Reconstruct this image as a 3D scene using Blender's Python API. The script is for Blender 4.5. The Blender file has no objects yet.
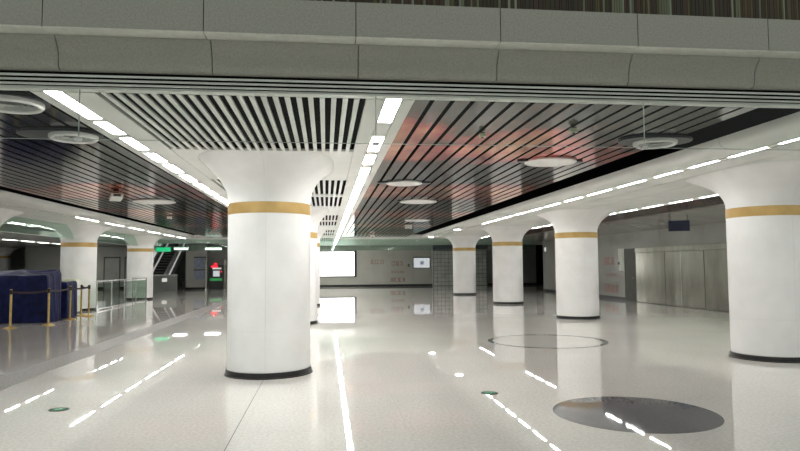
import bpy, bmesh, math, random
from math import sin, cos, pi, radians as rad
from mathutils import Vector, Matrix

random.seed(7)
SC = bpy.context.scene
COL = SC.collection

# ------------------------------------------------------------------ camera
YAW, PITCH, ROLL, FPX = rad(6.6076), rad(3.5748), rad(0.4), 640.0
fwd = Vector((sin(YAW) * cos(PITCH), cos(YAW) * cos(PITCH), sin(PITCH)))
r0 = Vector((cos(YAW), -sin(YAW), 0))
u0 = r0.cross(fwd)
rt = r0 * cos(ROLL) - u0 * sin(ROLL)
up = u0 * cos(ROLL) + r0 * sin(ROLL)
cd = bpy.data.cameras.new('camera')
cam = bpy.data.objects.new('camera', cd)
COL.objects.link(cam)
m = Matrix((rt, up, -fwd)).transposed().to_4x4()
m.translation = (0, 0, 1.6)
cam.matrix_world = m
cd.sensor_fit = 'HORIZONTAL'
cd.sensor_width = 36.0
cd.lens = FPX * 36.0 / 800.0
cd.clip_start, cd.clip_end = 0.05, 300
SC.camera = cam

# ------------------------------------------------------------------ world, exposure
W = bpy.data.worlds.new('world')
SC.world = W
W.use_nodes = True
W.node_tree.nodes['Background'].inputs[0].default_value = (0.93, 1.0, 0.93, 1)
W.node_tree.nodes['Background'].inputs[1].default_value = 0.13
SC.view_settings.view_transform = 'Standard'
SC.view_settings.look = 'None'
SC.view_settings.gamma = 1
SC.view_settings.use_curve_mapping = False
SC.view_settings.exposure = 1.9
TUBE = 15.0          # emission of the fluorescent tubes

# ------------------------------------------------------------------ materials
MATS = {}


def mat(name, col, rough=0.5, metal=0.0, spec=0.5, emit=None, estr=0.0):
    mt = bpy.data.materials.new(name)
    mt.use_nodes = True
    b = mt.node_tree.nodes['Principled BSDF']
    b.inputs['Base Color'].default_value = (*col, 1)
    b.inputs['Roughness'].default_value = rough
    b.inputs['Metallic'].default_value = metal
    b.inputs['Specular IOR Level'].default_value = spec
    if emit:
        b.inputs['Emission Color'].default_value = (*emit, 1)
        b.inputs['Emission Strength'].default_value = estr
    MATS[name] = mt
    return mt


def nodes(mt):
    nt = mt.node_tree
    return nt, nt.nodes['Principled BSDF']


def N(nt, kind, **inp):
    n = nt.nodes.new(kind)
    for k, v in inp.items():
        n.inputs[k].default_value = v
    return n


def ramp(nt, fac, stops):
    r = nt.nodes.new('ShaderNodeValToRGB')
    e = r.color_ramp.elements
    while len(e) < len(stops):
        e.new(0.5)
    for el, (p, c) in zip(e, stops):
        el.position = p
        el.color = (*c, 1)
    nt.links.new(fac, r.inputs[0])
    return r


def speckle(mt, c1, c2, scale, detail=3, bump=0.0, stretch=None, lo=0.35, hi=0.65):
    """mottle the base colour between two tones, in world space"""
    nt, b = nodes(mt)
    g = nt.nodes.new('ShaderNodeNewGeometry')
    src = g.outputs['Position']
    if stretch:
        mp = nt.nodes.new('ShaderNodeMapping')
        mp.inputs['Scale'].default_value = stretch
        nt.links.new(src, mp.inputs[0])
        src = mp.outputs[0]
    n = N(nt, 'ShaderNodeTexNoise', Scale=scale, Detail=detail)
    nt.links.new(src, n.inputs['Vector'])
    r = ramp(nt, n.outputs[0], [(lo, c1), (hi, c2)])
    nt.links.new(r.outputs[0], b.inputs['Base Color'])
    if bump:
        bm_ = N(nt, 'ShaderNodeBump', Strength=bump, Distance=0.01)
        nt.links.new(n.outputs[0], bm_.inputs['Height'])
        nt.links.new(bm_.outputs[0], b.inputs['Normal'])
    return r


speckle(mat('white_clad', (0.86, 0.86, 0.85), 0.32), (0.82, 0.82, 0.81), (0.88, 0.88, 0.87), 2.2)
mat('gold', (0.55, 0.36, 0.12), 0.4, 0.35)
speckle(MATS['gold'], (0.52, 0.34, 0.12), (0.62, 0.42, 0.16), 3.0)
mat('black_base', (0.008, 0.008, 0.008), 0.3)
speckle(MATS['black_base'], (0.006, 0.006, 0.006), (0.016, 0.016, 0.016), 14)
mat('white_ceiling', (0.74, 0.75, 0.72), 0.45)
speckle(MATS['white_ceiling'], (0.70, 0.71, 0.68), (0.77, 0.78, 0.75), 1.3)
mat('slat_white', (0.74, 0.76, 0.73), 0.4)
speckle(MATS['slat_white'], (0.68, 0.70, 0.67), (0.76, 0.78, 0.75), 2.0)
mat('void_black', (0.004, 0.004, 0.004), 0.9, spec=0.1)
speckle(MATS['void_black'], (0.003, 0.003, 0.003), (0.006, 0.006, 0.006), 3)
mat('fascia_stone', (0.34, 0.34, 0.30), 0.55)
speckle(MATS['fascia_stone'], (0.32, 0.315, 0.275), (0.39, 0.385, 0.34), 60, 4)
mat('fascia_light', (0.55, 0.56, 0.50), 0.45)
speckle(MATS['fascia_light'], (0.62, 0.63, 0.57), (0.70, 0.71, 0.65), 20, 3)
mat('louvre_grey', (0.52, 0.55, 0.51), 0.4)
speckle(MATS['louvre_grey'], (0.64, 0.67, 0.63), (0.70, 0.73, 0.69), 5)
mat('steel', (0.5, 0.5, 0.4), 0.22, 1.0)
speckle(MATS['steel'], (0.28, 0.275, 0.23), (0.44, 0.43, 0.37), 1.6, 3, stretch=(1, 1, 0.35))
mat('chrome', (0.6, 0.6, 0.58), 0.2, 1.0)
speckle(MATS['chrome'], (0.55, 0.55, 0.53), (0.65, 0.65, 0.63), 6)
mat('brass', (0.62, 0.44, 0.14), 0.28, 0.85)
speckle(MATS['brass'], (0.56, 0.40, 0.12), (0.68, 0.48, 0.17), 9)
mat('tarp', (0.012, 0.018, 0.10), 0.55, spec=0.25)
speckle(MATS['tarp'], (0.003, 0.006, 0.040), (0.008, 0.014, 0.085), 5, 4, 0.3)
mat('belt', (0.03, 0.018, 0.018), 0.7)
speckle(MATS['belt'], (0.025, 0.015, 0.015), (0.04, 0.022, 0.022), 30)
mat('cream_metal', (0.62, 0.66, 0.48), 0.4)
speckle(MATS['cream_metal'], (0.58, 0.62, 0.44), (0.66, 0.70, 0.52), 4)
mat('wall_grey', (0.40, 0.40, 0.36), 0.25)
speckle(MATS['wall_grey'], (0.50, 0.495, 0.45), (0.56, 0.555, 0.51), 0.8)
mat('wall_pale', (0.50, 0.50, 0.47), 0.16)
speckle(MATS['wall_pale'], (0.33, 0.33, 0.30), (0.38, 0.38, 0.35), 0.8)
mat('wall_dark', (0.16, 0.165, 0.155), 0.4)
speckle(MATS['wall_dark'], (0.20, 0.205, 0.195), (0.26, 0.265, 0.255), 0.7)
mat('door_dark', (0.06, 0.062, 0.045), 0.4)
speckle(MATS['door_dark'], (0.05, 0.052, 0.038), (0.07, 0.072, 0.052), 3)
mat('red_paint', (0.55, 0.10, 0.08), 0.6)
speckle(MATS['red_paint'], (0.33, 0.15, 0.13), (0.38, 0.17, 0.15), 8)
mat('pale_red_paint', (0.62, 0.25, 0.23), 0.6)
speckle(MATS['pale_red_paint'], (0.40, 0.25, 0.23), (0.43, 0.28, 0.26), 8)
mat('disc_white', (0.80, 0.80, 0.78), 0.35)
speckle(MATS['disc_white'], (0.78, 0.78, 0.76), (0.83, 0.83, 0.81), 5)
mat('grille_grey', (0.42, 0.43, 0.41), 0.45)
speckle(MATS['grille_grey'], (0.38, 0.39, 0.37), (0.46, 0.47, 0.45), 8)
mat('plate_dark', (0.02, 0.022, 0.03), 0.3, 0.0)
speckle(MATS['plate_dark'], (0.016, 0.018, 0.026), (0.026, 0.028, 0.036), 3)
mat('navy', (0.008, 0.014, 0.045), 0.35)
speckle(MATS['navy'], (0.006, 0.011, 0.036), (0.011, 0.018, 0.055), 4)
mat('dark_grey', (0.035, 0.035, 0.035), 0.4)
speckle(MATS['dark_grey'], (0.03, 0.03, 0.03), (0.042, 0.042, 0.042), 6)
mat('paper', (0.75, 0.77, 0.72), 0.6)
speckle(MATS['paper'], (0.70, 0.72, 0.66), (0.80, 0.82, 0.76), 4)
mat('paper_blue', (0.35, 0.40, 0.55), 0.5)
speckle(MATS['paper_blue'], (0.28, 0.33, 0.48), (0.48, 0.52, 0.64), 7, 4)
mat('floor_disc', (0.17, 0.17, 0.18), 0.03)
speckle(MATS['floor_disc'], (0.165, 0.165, 0.175), (0.185, 0.185, 0.195), 25, 3)
mat('floor_strip', (0.30, 0.29, 0.28), 0.35)
speckle(MATS['floor_strip'], (0.20, 0.195, 0.19), (0.42, 0.41, 0.39), 28, 3, 0.15)
mat('joint_dark', (0.10, 0.095, 0.09), 0.6)
speckle(MATS['joint_dark'], (0.08, 0.075, 0.07), (0.12, 0.115, 0.11), 20)
mat('sign_green', (0.02, 0.42, 0.20), 0.4)
speckle(MATS['sign_green'], (0.01, 0.26, 0.12), (0.015, 0.32, 0.15), 20)
mat('tube_light', (0.9, 0.9, 0.9), 0.5, emit=(1.0, 1.0, 0.965), estr=TUBE)
mat('lightbox_glow', (0.9, 0.9, 0.9), 0.5, emit=(1.0, 1.0, 0.99), estr=1.0)
mat('screen_glow', (0.2, 0.2, 0.2), 0.4, emit=(0.9, 0.95, 1.0), estr=0.15)
mat('red_led', (0.3, 0.02, 0.02), 0.4, emit=(1.0, 0.02, 0.04), estr=0.4)
mat('green_led', (0.02, 0.3, 0.12), 0.4, emit=(0.02, 0.9, 0.40), estr=0.22)
mat('dim_green', (0.02, 0.3, 0.10), 0.4, emit=(0.05, 0.4, 0.10), estr=0.10)
mat('sign_lit', (0.7, 0.7, 0.66), 0.4, emit=(0.95, 0.95, 0.88), estr=0.14)
for i, c in enumerate([(0.055, 0.028, 0.012), (0.030, 0.025, 0.008), (0.22, 0.25, 0.18), (0.09, 0.072, 0.024),
                       (0.035, 0.018, 0.008), (0.14, 0.15, 0.09)]):
    speckle(mat('stripe_%d' % i, c, 0.5), tuple(x * 0.85 for x in c), tuple(x * 1.15 for x in c), 9, stretch=(1, 1, 0.1))

# glossy pale terrazzo floor: fine grain, faint large tiles
fm = mat('floor_terrazzo', (0.6, 0.58, 0.55), 0.09, spec=0.6)
nt, b = nodes(fm)
g = nt.nodes.new('ShaderNodeNewGeometry')
n1 = N(nt, 'ShaderNodeTexNoise', Scale=30.0, Detail=4.0)
n2 = N(nt, 'ShaderNodeTexNoise', Scale=0.5, Detail=3.0)
for n in (n1, n2):
    nt.links.new(g.outputs['Position'], n.inputs['Vector'])
ra = ramp(nt, n1.outputs[0], [(0.3, (0.64, 0.62, 0.58)), (0.7, (0.80, 0.78, 0.74))])
rb = ramp(nt, n2.outputs[0], [(0.3, (0.93, 0.93, 0.93)), (0.7, (1.0, 1.0, 1.0))])
br = nt.nodes.new('ShaderNodeTexBrick')
br.offset = 0.0
for k, v in dict(Scale=1.0).items():
    br.inputs[k].default_value = v
br.inputs['Color1'].default_value = (1, 1, 1, 1)
br.inputs['Color2'].default_value = (0.965, 0.965, 0.965, 1)
br.inputs['Mortar'].default_value = (0.90, 0.90, 0.89, 1)
br.inputs['Mortar Size'].default_value = 0.003
br.inputs['Brick Width'].default_value = 0.8
br.inputs['Row Height'].default_value = 0.8
nt.links.new(g.outputs['Position'], br.inputs['Vector'])
mx = nt.nodes.new('ShaderNodeMix'); mx.data_type = 'RGBA'; mx.blend_type = 'MULTIPLY'; mx.inputs[0].default_value = 1
my = nt.nodes.new('ShaderNodeMix'); my.data_type = 'RGBA'; my.blend_type = 'MULTIPLY'; my.inputs[0].default_value = 1
nt.links.new(ra.outputs[0], mx.inputs[6]); nt.links.new(rb.outputs[0], mx.inputs[7])
nt.links.new(mx.outputs[2], my.inputs[6]); nt.links.new(br.outputs[0], my.inputs[7])
nt.links.new(my.outputs[2], b.inputs['Base Color'])
rr = ramp(nt, n2.outputs[0], [(0.3, (0.012, 0.012, 0.012)), (0.7, (0.028, 0.028, 0.028))])
nt.links.new(rr.outputs[0], b.inputs['Roughness'])

# dark glossy ceiling planks with red and amber cloud patches in the base colour
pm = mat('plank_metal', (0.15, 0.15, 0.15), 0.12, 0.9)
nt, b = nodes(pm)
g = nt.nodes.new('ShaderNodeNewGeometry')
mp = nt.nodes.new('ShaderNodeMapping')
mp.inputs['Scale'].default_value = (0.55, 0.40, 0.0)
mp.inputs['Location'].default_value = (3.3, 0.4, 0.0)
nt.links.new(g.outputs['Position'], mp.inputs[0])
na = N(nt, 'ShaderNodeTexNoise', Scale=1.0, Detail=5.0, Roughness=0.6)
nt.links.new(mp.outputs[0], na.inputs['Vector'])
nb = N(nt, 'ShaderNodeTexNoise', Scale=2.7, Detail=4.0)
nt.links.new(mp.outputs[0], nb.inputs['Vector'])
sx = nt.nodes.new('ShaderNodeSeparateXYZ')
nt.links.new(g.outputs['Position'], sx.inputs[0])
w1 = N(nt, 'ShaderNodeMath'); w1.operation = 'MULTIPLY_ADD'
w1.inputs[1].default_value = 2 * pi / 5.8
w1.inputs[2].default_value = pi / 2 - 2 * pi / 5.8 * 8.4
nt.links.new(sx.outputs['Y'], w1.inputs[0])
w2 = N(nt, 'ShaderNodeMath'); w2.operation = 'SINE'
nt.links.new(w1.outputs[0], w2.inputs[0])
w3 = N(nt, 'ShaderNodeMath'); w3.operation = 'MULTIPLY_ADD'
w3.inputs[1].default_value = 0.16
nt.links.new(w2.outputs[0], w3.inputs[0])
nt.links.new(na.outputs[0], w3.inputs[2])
# the nearest stretch of the left-hand planks is plain dark metal without the patches
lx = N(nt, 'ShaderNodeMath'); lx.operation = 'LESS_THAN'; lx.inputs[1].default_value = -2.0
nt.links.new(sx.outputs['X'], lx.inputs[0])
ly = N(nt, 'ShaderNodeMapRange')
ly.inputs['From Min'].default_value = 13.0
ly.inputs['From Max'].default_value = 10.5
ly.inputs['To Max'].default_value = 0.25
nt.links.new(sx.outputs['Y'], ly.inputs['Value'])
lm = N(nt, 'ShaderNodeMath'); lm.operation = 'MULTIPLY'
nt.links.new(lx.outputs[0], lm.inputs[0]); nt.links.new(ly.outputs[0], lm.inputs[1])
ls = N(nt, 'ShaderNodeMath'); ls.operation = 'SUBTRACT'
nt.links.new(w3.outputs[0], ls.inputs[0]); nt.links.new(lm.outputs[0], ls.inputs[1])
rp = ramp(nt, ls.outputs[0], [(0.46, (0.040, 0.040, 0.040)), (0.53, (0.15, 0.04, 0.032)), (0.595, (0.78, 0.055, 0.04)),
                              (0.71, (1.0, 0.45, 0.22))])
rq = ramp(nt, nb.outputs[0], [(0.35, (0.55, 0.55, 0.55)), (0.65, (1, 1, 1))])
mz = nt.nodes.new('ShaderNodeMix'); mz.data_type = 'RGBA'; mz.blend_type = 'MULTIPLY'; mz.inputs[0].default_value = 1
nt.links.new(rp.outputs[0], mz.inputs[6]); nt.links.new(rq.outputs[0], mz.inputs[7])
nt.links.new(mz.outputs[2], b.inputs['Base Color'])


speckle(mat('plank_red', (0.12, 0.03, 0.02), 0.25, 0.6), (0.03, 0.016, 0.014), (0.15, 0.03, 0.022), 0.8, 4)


def glass(name, tint, refl=1.0):
    mt = bpy.data.materials.new(name)
    mt.use_nodes = True
    nt = mt.node_tree
    nt.nodes.clear()
    out = nt.nodes.new('ShaderNodeOutputMaterial')
    tr = N(nt, 'ShaderNodeBsdfTransparent', Color=(*tint, 1))
    gl = N(nt, 'ShaderNodeBsdfGlossy', Color=(refl, refl, refl, 1), Roughness=0.03)
    fr = N(nt, 'ShaderNodeFresnel', IOR=1.5)
    # the far side of a pane is met from inside: use the reciprocal index so both faces reflect alike
    ge = nt.nodes.new('ShaderNodeNewGeometry')
    ior = nt.nodes.new('ShaderNodeMath')
    ior.operation = 'MULTIPLY_ADD'
    ior.inputs[1].default_value = 1 / 1.5 - 1.5
    ior.inputs[2].default_value = 1.5
    nt.links.new(ge.outputs['Backfacing'], ior.inputs[0])
    nt.links.new(ior.outputs[0], fr.inputs['IOR'])
    mxs = nt.nodes.new('ShaderNodeMixShader')
    nt.links.new(fr.outputs[0], mxs.inputs[0])
    nt.links.new(tr.outputs[0], mxs.inputs[1])
    nt.links.new(gl.outputs[0], mxs.inputs[2])
    nt.links.new(mxs.outputs[0], out.inputs[0])
    MATS[name] = mt


glass('glass_clear', (0.97, 0.985, 0.97), 0.3)
glass('glass_green', (0.76, 0.87, 0.81))
glass('glass_rail', (0.86, 0.93, 0.88), 0.2)
mat('glass_edge', (0.4, 0.46, 0.42), 0.25)
speckle(MATS['glass_edge'], (0.34, 0.40, 0.36), (0.42, 0.48, 0.44), 4)

# glass-block wall: pale blocks, built as geometry; blocks share this
mat('glass_block', (0.42, 0.44, 0.42), 0.15)
speckle(MATS['glass_block'], (0.62, 0.64, 0.61), (0.78, 0.80, 0.77), 2.2)


# ------------------------------------------------------------------ mesh helpers
class MB:
    def __init__(s):
        s.v, s.f = [], []

    def box(s, x0, x1, y0, y1, z0, z1):
        i = len(s.v)
        s.v += [(x0, y0, z0), (x1, y0, z0), (x1, y1, z0), (x0, y1, z0), (x0, y0, z1), (x1, y0, z1), (x1, y1, z1), (x0, y1, z1)]
        s.f += [tuple(i + k for k in q) for q in
                ((0, 3, 2, 1), (4, 5, 6, 7), (0, 1, 5, 4), (1, 2, 6, 5), (2, 3, 7, 6), (3, 0, 4, 7))]
        return s

    def bar(s, p, q, w, h=None, upv=(0, 0, 1)):
        h = h or w
        p, q = Vector(p), Vector(q)
        d = (q - p).normalized()
        a = d.cross(Vector(upv))
        if a.length < 1e-4:
            a = d.cross(Vector((1, 0, 0)))
        a.normalize()
        c = a.cross(d)
        i = len(s.v)
        for e in (p, q):
            for sa, sc in ((-1, -1), (1, -1), (1, 1), (-1, 1)):
                s.v.append(tuple(e + a * sa * w / 2 + c * sc * h / 2))
        s.f += [tuple(i + k for k in f) for f in
                ((0, 1, 2, 3), (7, 6, 5, 4), (0, 4, 5, 1), (1, 5, 6, 2), (2, 6, 7, 3), (3, 7, 4, 0))]
        return s

    def lathe(s, prof, n=48, cx=0, cy=0, a0=0, a1=2 * pi, sx=1.0, sy=1.0):
        full = abs(a1 - a0 - 2 * pi) < 1e-6
        i = len(s.v)
        m_ = n if full else n + 1
        for (r, z) in prof:
            for k in range(m_):
                a = a0 + (a1 - a0) * k / n
                s.v.append((cx + r * cos(a) * sx, cy + r * sin(a) * sy, z))
        for j in range(len(prof) - 1):
            for k in range(n):
                k2 = (k + 1) % m_ if full else k + 1
                s.f.append((i + j * m_ + k, i + j * m_ + k2, i + (j + 1) * m_ + k2, i + (j + 1) * m_ + k))
        return s

    def cyl(s, r, z0, z1, n=24, cx=0, cy=0):
        return s.lathe([(0.0001, z0), (r, z0), (r, z1), (0.0001, z1)], n, cx, cy)

    def prism(s, prof, y0, y1, closed=True):
        """profile of (x, z) points extruded along Y"""
        i = len(s.v)
        n = len(prof)
        for y in (y0, y1):
            s.v += [(x, y, z) for x, z in prof]
        for k in range(n if closed else n - 1):
            k2 = (k + 1) % n
            s.f.append((i + k, i + k2, i + n + k2, i + n + k))
        if closed:
            s.f.append(tuple(i + k for k in range(n))[::-1])
            s.f.append(tuple(i + n + k for k in range(n)))
        return s

    def prismx(s, prof, x0, x1):
        """profile of (y, z) points extruded along X"""
        i = len(s.v)
        n = len(prof)
        for x in (x0, x1):
            s.v += [(x, y, z) for y, z in prof]
        for k in range(n):
            k2 = (k + 1) % n
            s.f.append((i + k, i + k2, i + n + k2, i + n + k))
        s.f.append(tuple(i + k for k in range(n))[::-1])
        s.f.append(tuple(i + n + k for k in range(n)))
        return s

    def mesh(s, name, mt, smooth=False, bevel=0.0):
        me = bpy.data.meshes.new(name)
        me.from_pydata(s.v, [], s.f)
        bm = bmesh.new()
        bm.from_mesh(me)
        if smooth:
            bmesh.ops.remove_doubles(bm, verts=bm.verts, dist=0.0002)
        bmesh.ops.recalc_face_normals(bm, faces=bm.faces)
        if bevel:
            bmesh.ops.bevel(bm, geom=list(bm.edges), offset=bevel, segments=2, affect='EDGES', profile=0.7)
        bm.to_mesh(me)
        bm.free()
        if smooth:
            me.polygons.foreach_set('use_smooth', [True] * len(me.polygons))
            try:
                me.set_sharp_from_angle(angle=rad(40))
            except Exception:
                pass
        me.materials.append(MATS[mt])
        return me


def put(name, me, parent=None, loc=(0, 0, 0), rz=0.0):
    o = bpy.data.objects.new(name, me)
    COL.objects.link(o)
    o.location = loc
    o.rotation_euler = (0, 0, rz)
    if parent:
        o.parent = parent
    return o


def tag(o, label, cat, group=None, kind=None):
    o['label'] = label
    o['category'] = cat
    if group:
        o['group'] = group
    if kind:
        o['kind'] = kind
    return o


def thing(name, label, cat, loc=(0, 0, 0), rz=0.0, group=None, kind=None):
    return tag(put(name, None, None, loc, rz), label, cat, group, kind)


def part(name, mb, mt, parent=None, loc=(0, 0, 0), rz=0.0, smooth=False, bevel=0.0):
    return put(name, mb.mesh(name, mt, smooth, bevel), parent, loc, rz)


def copy_tree(o, parent=None):
    c = o.copy()
    COL.objects.link(c)
    c.parent = parent
    for ch in list(o.children):
        copy_tree(ch, c)
    return c


ORD = ['nearest', 'second', 'third', 'fourth', 'fifth', 'sixth', 'seventh', 'eighth', 'ninth', 'tenth', 'eleventh', 'twelfth',
       'thirteenth', 'fourteenth', 'fifteenth', 'sixteenth', 'seventeenth', 'eighteenth', 'nineteenth', 'twentieth',
       'twenty-first', 'twenty-second', 'twenty-third', 'twenty-fourth', 'twenty-fifth', 'twenty-sixth', 'twenty-seventh',
       'twenty-eighth', 'twenty-ninth', 'thirtieth', 'thirty-first', 'thirty-second', 'thirty-third', 'thirty-fourth', 'thirty-fifth',
       'thirty-sixth', 'thirty-seventh', 'thirty-eighth', 'thirty-ninth', 'fortieth']

CZ = 3.15                      # height of the white ceiling bands
ROW_C, ROW_R, ROW_L = -0.87, 7.53, -9.27
COLY = [10.2 + 8.1 * k for k in range(4)]
END = 49.2                     # far wall

# ------------------------------------------------------------------ floor
tag(part('floor', MB().box(-42, 24, -9, 60, -0.12, 0), 'floor_terrazzo'),
    'glossy pale terrazzo floor mirroring columns and ceiling lights', 'floor', kind='structure')
tag(part('trim_1', MB().box(-4.78, -4.24, -9, 46, 0.0, 0.003), 'floor_strip'),
    'grey granite strip running along the left of the floor', 'floor strip', kind='structure')
tag(part('trim_2', MB().box(-0.883, -0.875, -9, 9.42, 0.0, 0.0015).box(-0.883, -0.875, 10.98, 17.5, 0.0, 0.0015), 'joint_dark'),
    'thin dark floor joint running to the foot of the nearest column', 'floor joint', kind='structure')
tag(part('floor_inlay', MB().cyl(0.86, 0.0, 0.0015, 64), 'floor_disc', loc=(3.30, 6.66, 0), smooth=False),
    'solid dark grey round inlay in the floor at the lower right', 'floor inlay')
tag(part('floor_inlay', MB().lathe([(1.13, 0.0), (1.23, 0.0), (1.23, 0.0015), (1.13, 0.0015), (1.13, 0.0)], 72), 'floor_disc', loc=(4.60, 13.1, 0)),
    'thin dark grey ring inlaid in the floor beyond the solid disc', 'floor inlay')


def floor_sign(x, y, rz, label):
    t = thing('floor_sign', label, 'floor sign', (x, y, 0), rz)
    part('rim', MB().cyl(0.105, 0.0, 0.004, 36), 'dark_grey', t)
    part('face', MB().cyl(0.072, 0.004, 0.006, 36), 'sign_green', t)
    part('arrow', MB().box(-0.06, 0.02, -0.014, 0.014, 0.009, 0.011).prism([], 0, 0) if False else
         arrow_mb(), 'paper', t).scale = (0.6, 0.6, 0.7)


def arrow_mb():
    s = MB()
    s.box(-0.07, 0.02, -0.013, 0.013, 0.009, 0.011)
    i = len(s.v)
    pts = [(0.02, -0.045), (0.075, 0.0), (0.02, 0.045)]
    s.v += [(x, y, 0.009) for x, y in pts] + [(x, y, 0.011) for x, y in pts]
    s.f += [(i, i + 2, i + 1), (i + 3, i + 4, i + 5), (i, i + 1, i + 4, i + 3), (i + 1, i + 2, i + 5, i + 4), (i + 2, i, i + 3, i + 5)]
    return s


floor_sign(-3.0, 7.75, 0.5, 'small round green floor sign with dark rim at the lower left')
floor_sign(2.03, 7.94, 0.0, 'small round green floor sign with dark rim near the solid floor disc')

# ------------------------------------------------------------------ bulkhead above the opening
FX0 = 0.251 - 1.254 * 7
ts = thing('trim_3', 'grey stone clad bulkhead crossing overhead with ledge, cove and louvres', 'bulkhead', (0, 5.3, 0), kind='structure')
me = MB().box(0.004, 1.25, 0, 0.12, 3.53, 3.828).mesh('fascia_panel', 'fascia_stone')
cove_prof = [(0.165, 3.522), (0.185, 3.49), (0.215, 3.455), (0.24, 3.42), (0.25, 3.385), (0.252, 3.34), (0.255, 3.305), (0.27, 3.28), (0.31, 3.262),
             (0.42, 3.262), (0.42, 3.522)]
mc = MB().prismx(cove_prof, 0.004, 1.25).mesh('cove_panel', 'fascia_stone', smooth=True)
ml = MB().prismx([(-0.006, 3.5295), (0.0, 3.522), (0.165, 3.525), (0.42, 3.525), (0.42, 3.5295)], 0.003, 1.251).mesh('ledge', 'fascia_light')
for k in range(14):
    put('fascia_panel', me, ts, (FX0 + 1.254 * k, 0, 0))
    put('ledge', ml, ts, (FX0 + 1.254 * k, 0, 0))
    put('cove_panel', mc, ts, (FX0 + 0.03 + 1.254 * k, 0, 0))
X0, X1 = FX0, FX0 + 1.254 * 14
part('backing', MB().box(X0, X1, 0.43, 0.5, 3.166, 4.6).box(X0, X1, 0.33, 0.43, 3.252, 3.260), 'void_black', ts)
for j, (y0, z) in enumerate(((0.31, 3.232), (0.35, 3.206), (0.39, 3.180))):
    part('louvre_blade', MB().box(X0, X1, y0, y0 + 0.022, z - 0.012, z + 0.002), 'louvre_grey', ts)
part('edge_trim', MB().box(X0, X1, 0.435, 0.54, 3.145, 3.165), 'louvre_grey', ts)

tu = thing('wall_upper', 'screen of narrow brown and green vertical strips above the bulkhead', 'screen wall', (0, 5.5, 3.80), kind='structure')
xx = -1.4
sm = {}
while xx < 6.2:
    w = random.choice((0.02, 0.025, 0.035, 0.045))
    i = random.choice((0, 0, 1, 1, 3, 4, 4, 2, 5))
    if i in (2, 5):
        w = min(w, 0.025)
    if (w, i) not in sm:
        sm[(w, i)] = MB().box(0, w - 0.004, 0.0, 0.03 + 0.008 * i, 0, 1.2).mesh('strip', 'stripe_%d' % i)
    put('strip', sm[(w, i)], tu, (xx, 0, 0))
    xx += w

# ------------------------------------------------------------------ glass smoke curtain under the bulkhead
tg = thing('smoke_curtain', 'clear glass smoke curtain hanging under the bulkhead at the front', 'glass screen', (0, 5.66, 2.69))
px = [-2.09 - 2.534 * 2, -2.09 - 2.534, -2.09, 0.444, 2.978, 5.512, 8.046]
for a, c in zip(px[:-1], px[1:]):
    p_ = part('glass_pane', MB().box(a + 0.004, c - 0.004, -0.005, 0.005, 0.0, 0.43), 'glass_clear', tg)
    part('bottom_edge', MB().box(a + 0.004, c - 0.004, -0.005, 0.005, -0.003, 0.001), 'glass_edge', p_)
for a in px[1:-1]:
    part('joint', MB().box(a - 0.003, a + 0.003, -0.006, 0.007, 0.0, 0.43), 'glass_edge', tg)
    part('clamp', MB().box(a - 0.03, a + 0.03, -0.014, 0.014, -0.015, 0.012), 'chrome', tg)

# ------------------------------------------------------------------ plenum above everything
tag(part('ceiling', MB().box(-42, 24, 5.82, 60, 4.0, 4.1), 'void_black'),
    'black void above the open ceiling slats and planks', 'ceiling', kind='structure')

# ------------------------------------------------------------------ centre ceiling: slats and white bands
tc = thing('ceiling', 'white slatted ceiling bays and flat panels above the centre columns', 'ceiling', (0, 0, CZ), kind='structure')
bays = [(5.88, 8.63)]
for k in range(4):
    y = COLY[k]
    bays += [(y + 1.40, y + 3.86), (y + 4.24, y + 6.70)]
bays = [b_ for b_ in bays if b_[1] < 44]
NS, SX0, SP = 22, -1.99, 0.1075
me_cache = {}
for (a, c) in bays:
    L = round(c - a, 3)
    if L not in me_cache:
        me_cache[L] = MB().box(-0.024, 0.024, 0, L, 0.0, 0.022).mesh('slat', 'slat_white')
    for k in range(NS):
        put('slat', me_cache[L], tc, (SX0 + SP * k + 0.02, a, 0))
# flat panels either side and between bays
SL, SR = -2.04, 0.37


def wpanel(x0, x1, y0, y1, par, z=0.0, nm='ceiling_panel'):
    part(nm, MB().box(x0 + 0.003, x1 - 0.003, y0 + 0.004, y1 - 0.004, z, z + 0.03), 'white_ceiling', par)


edges = [5.84]
for (a, c) in bays:
    edges += [a, c]
edges = sorted(set(edges)) + [END]
for a, c in zip(edges[:-1], edges[1:]):
    if c - a < 0.05:
        continue
    wpanel(-2.305, SL, a, c, tc)
    wpanel(SR, 0.545, a, c, tc)
    wpanel(-2.57, -2.485, a, c, tc)
    wpanel(0.715, 0.815, a, c, tc)
    if (a, c) not in bays:
        wpanel(SL, SR, a, c, tc)
# light troughs and edge lips
part('light_trough', MB().box(0.545, 0.715, 5.84, END, 0.05, 0.06), 'white_ceiling', tc)
part('light_trough', MB().box(-2.485, -2.305, 5.84, END, 0.05, 0.06), 'white_ceiling', tc)
part('edge_lip', MB().box(0.812, 0.83, 5.84, 37, 0, 0.16), 'white_ceiling', tc)
part('edge_lip', MB().box(-2.585, -2.567, 5.84, 37, 0, 0.16), 'white_ceiling', tc)
part('bay_side', MB().box(SR, SR + 0.012, 5.84, END, 0.03, 0.2).box(SL - 0.012, SL, 5.84, END, 0.03, 0.2), 'void_black', tc)

# ------------------------------------------------------------------ dark plank ceilings
PW, PG = 0.154, 0.048


def planks(x0, x1, y0, y1, label, z=0.05, mt='plank_metal'):
    t = thing('ceiling', label, 'ceiling', (0, 0, CZ), kind='structure')
    n = int((x1 - x0) / (PW + PG))
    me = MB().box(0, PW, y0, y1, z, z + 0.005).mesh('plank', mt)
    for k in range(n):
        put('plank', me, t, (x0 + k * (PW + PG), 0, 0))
    return t


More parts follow.
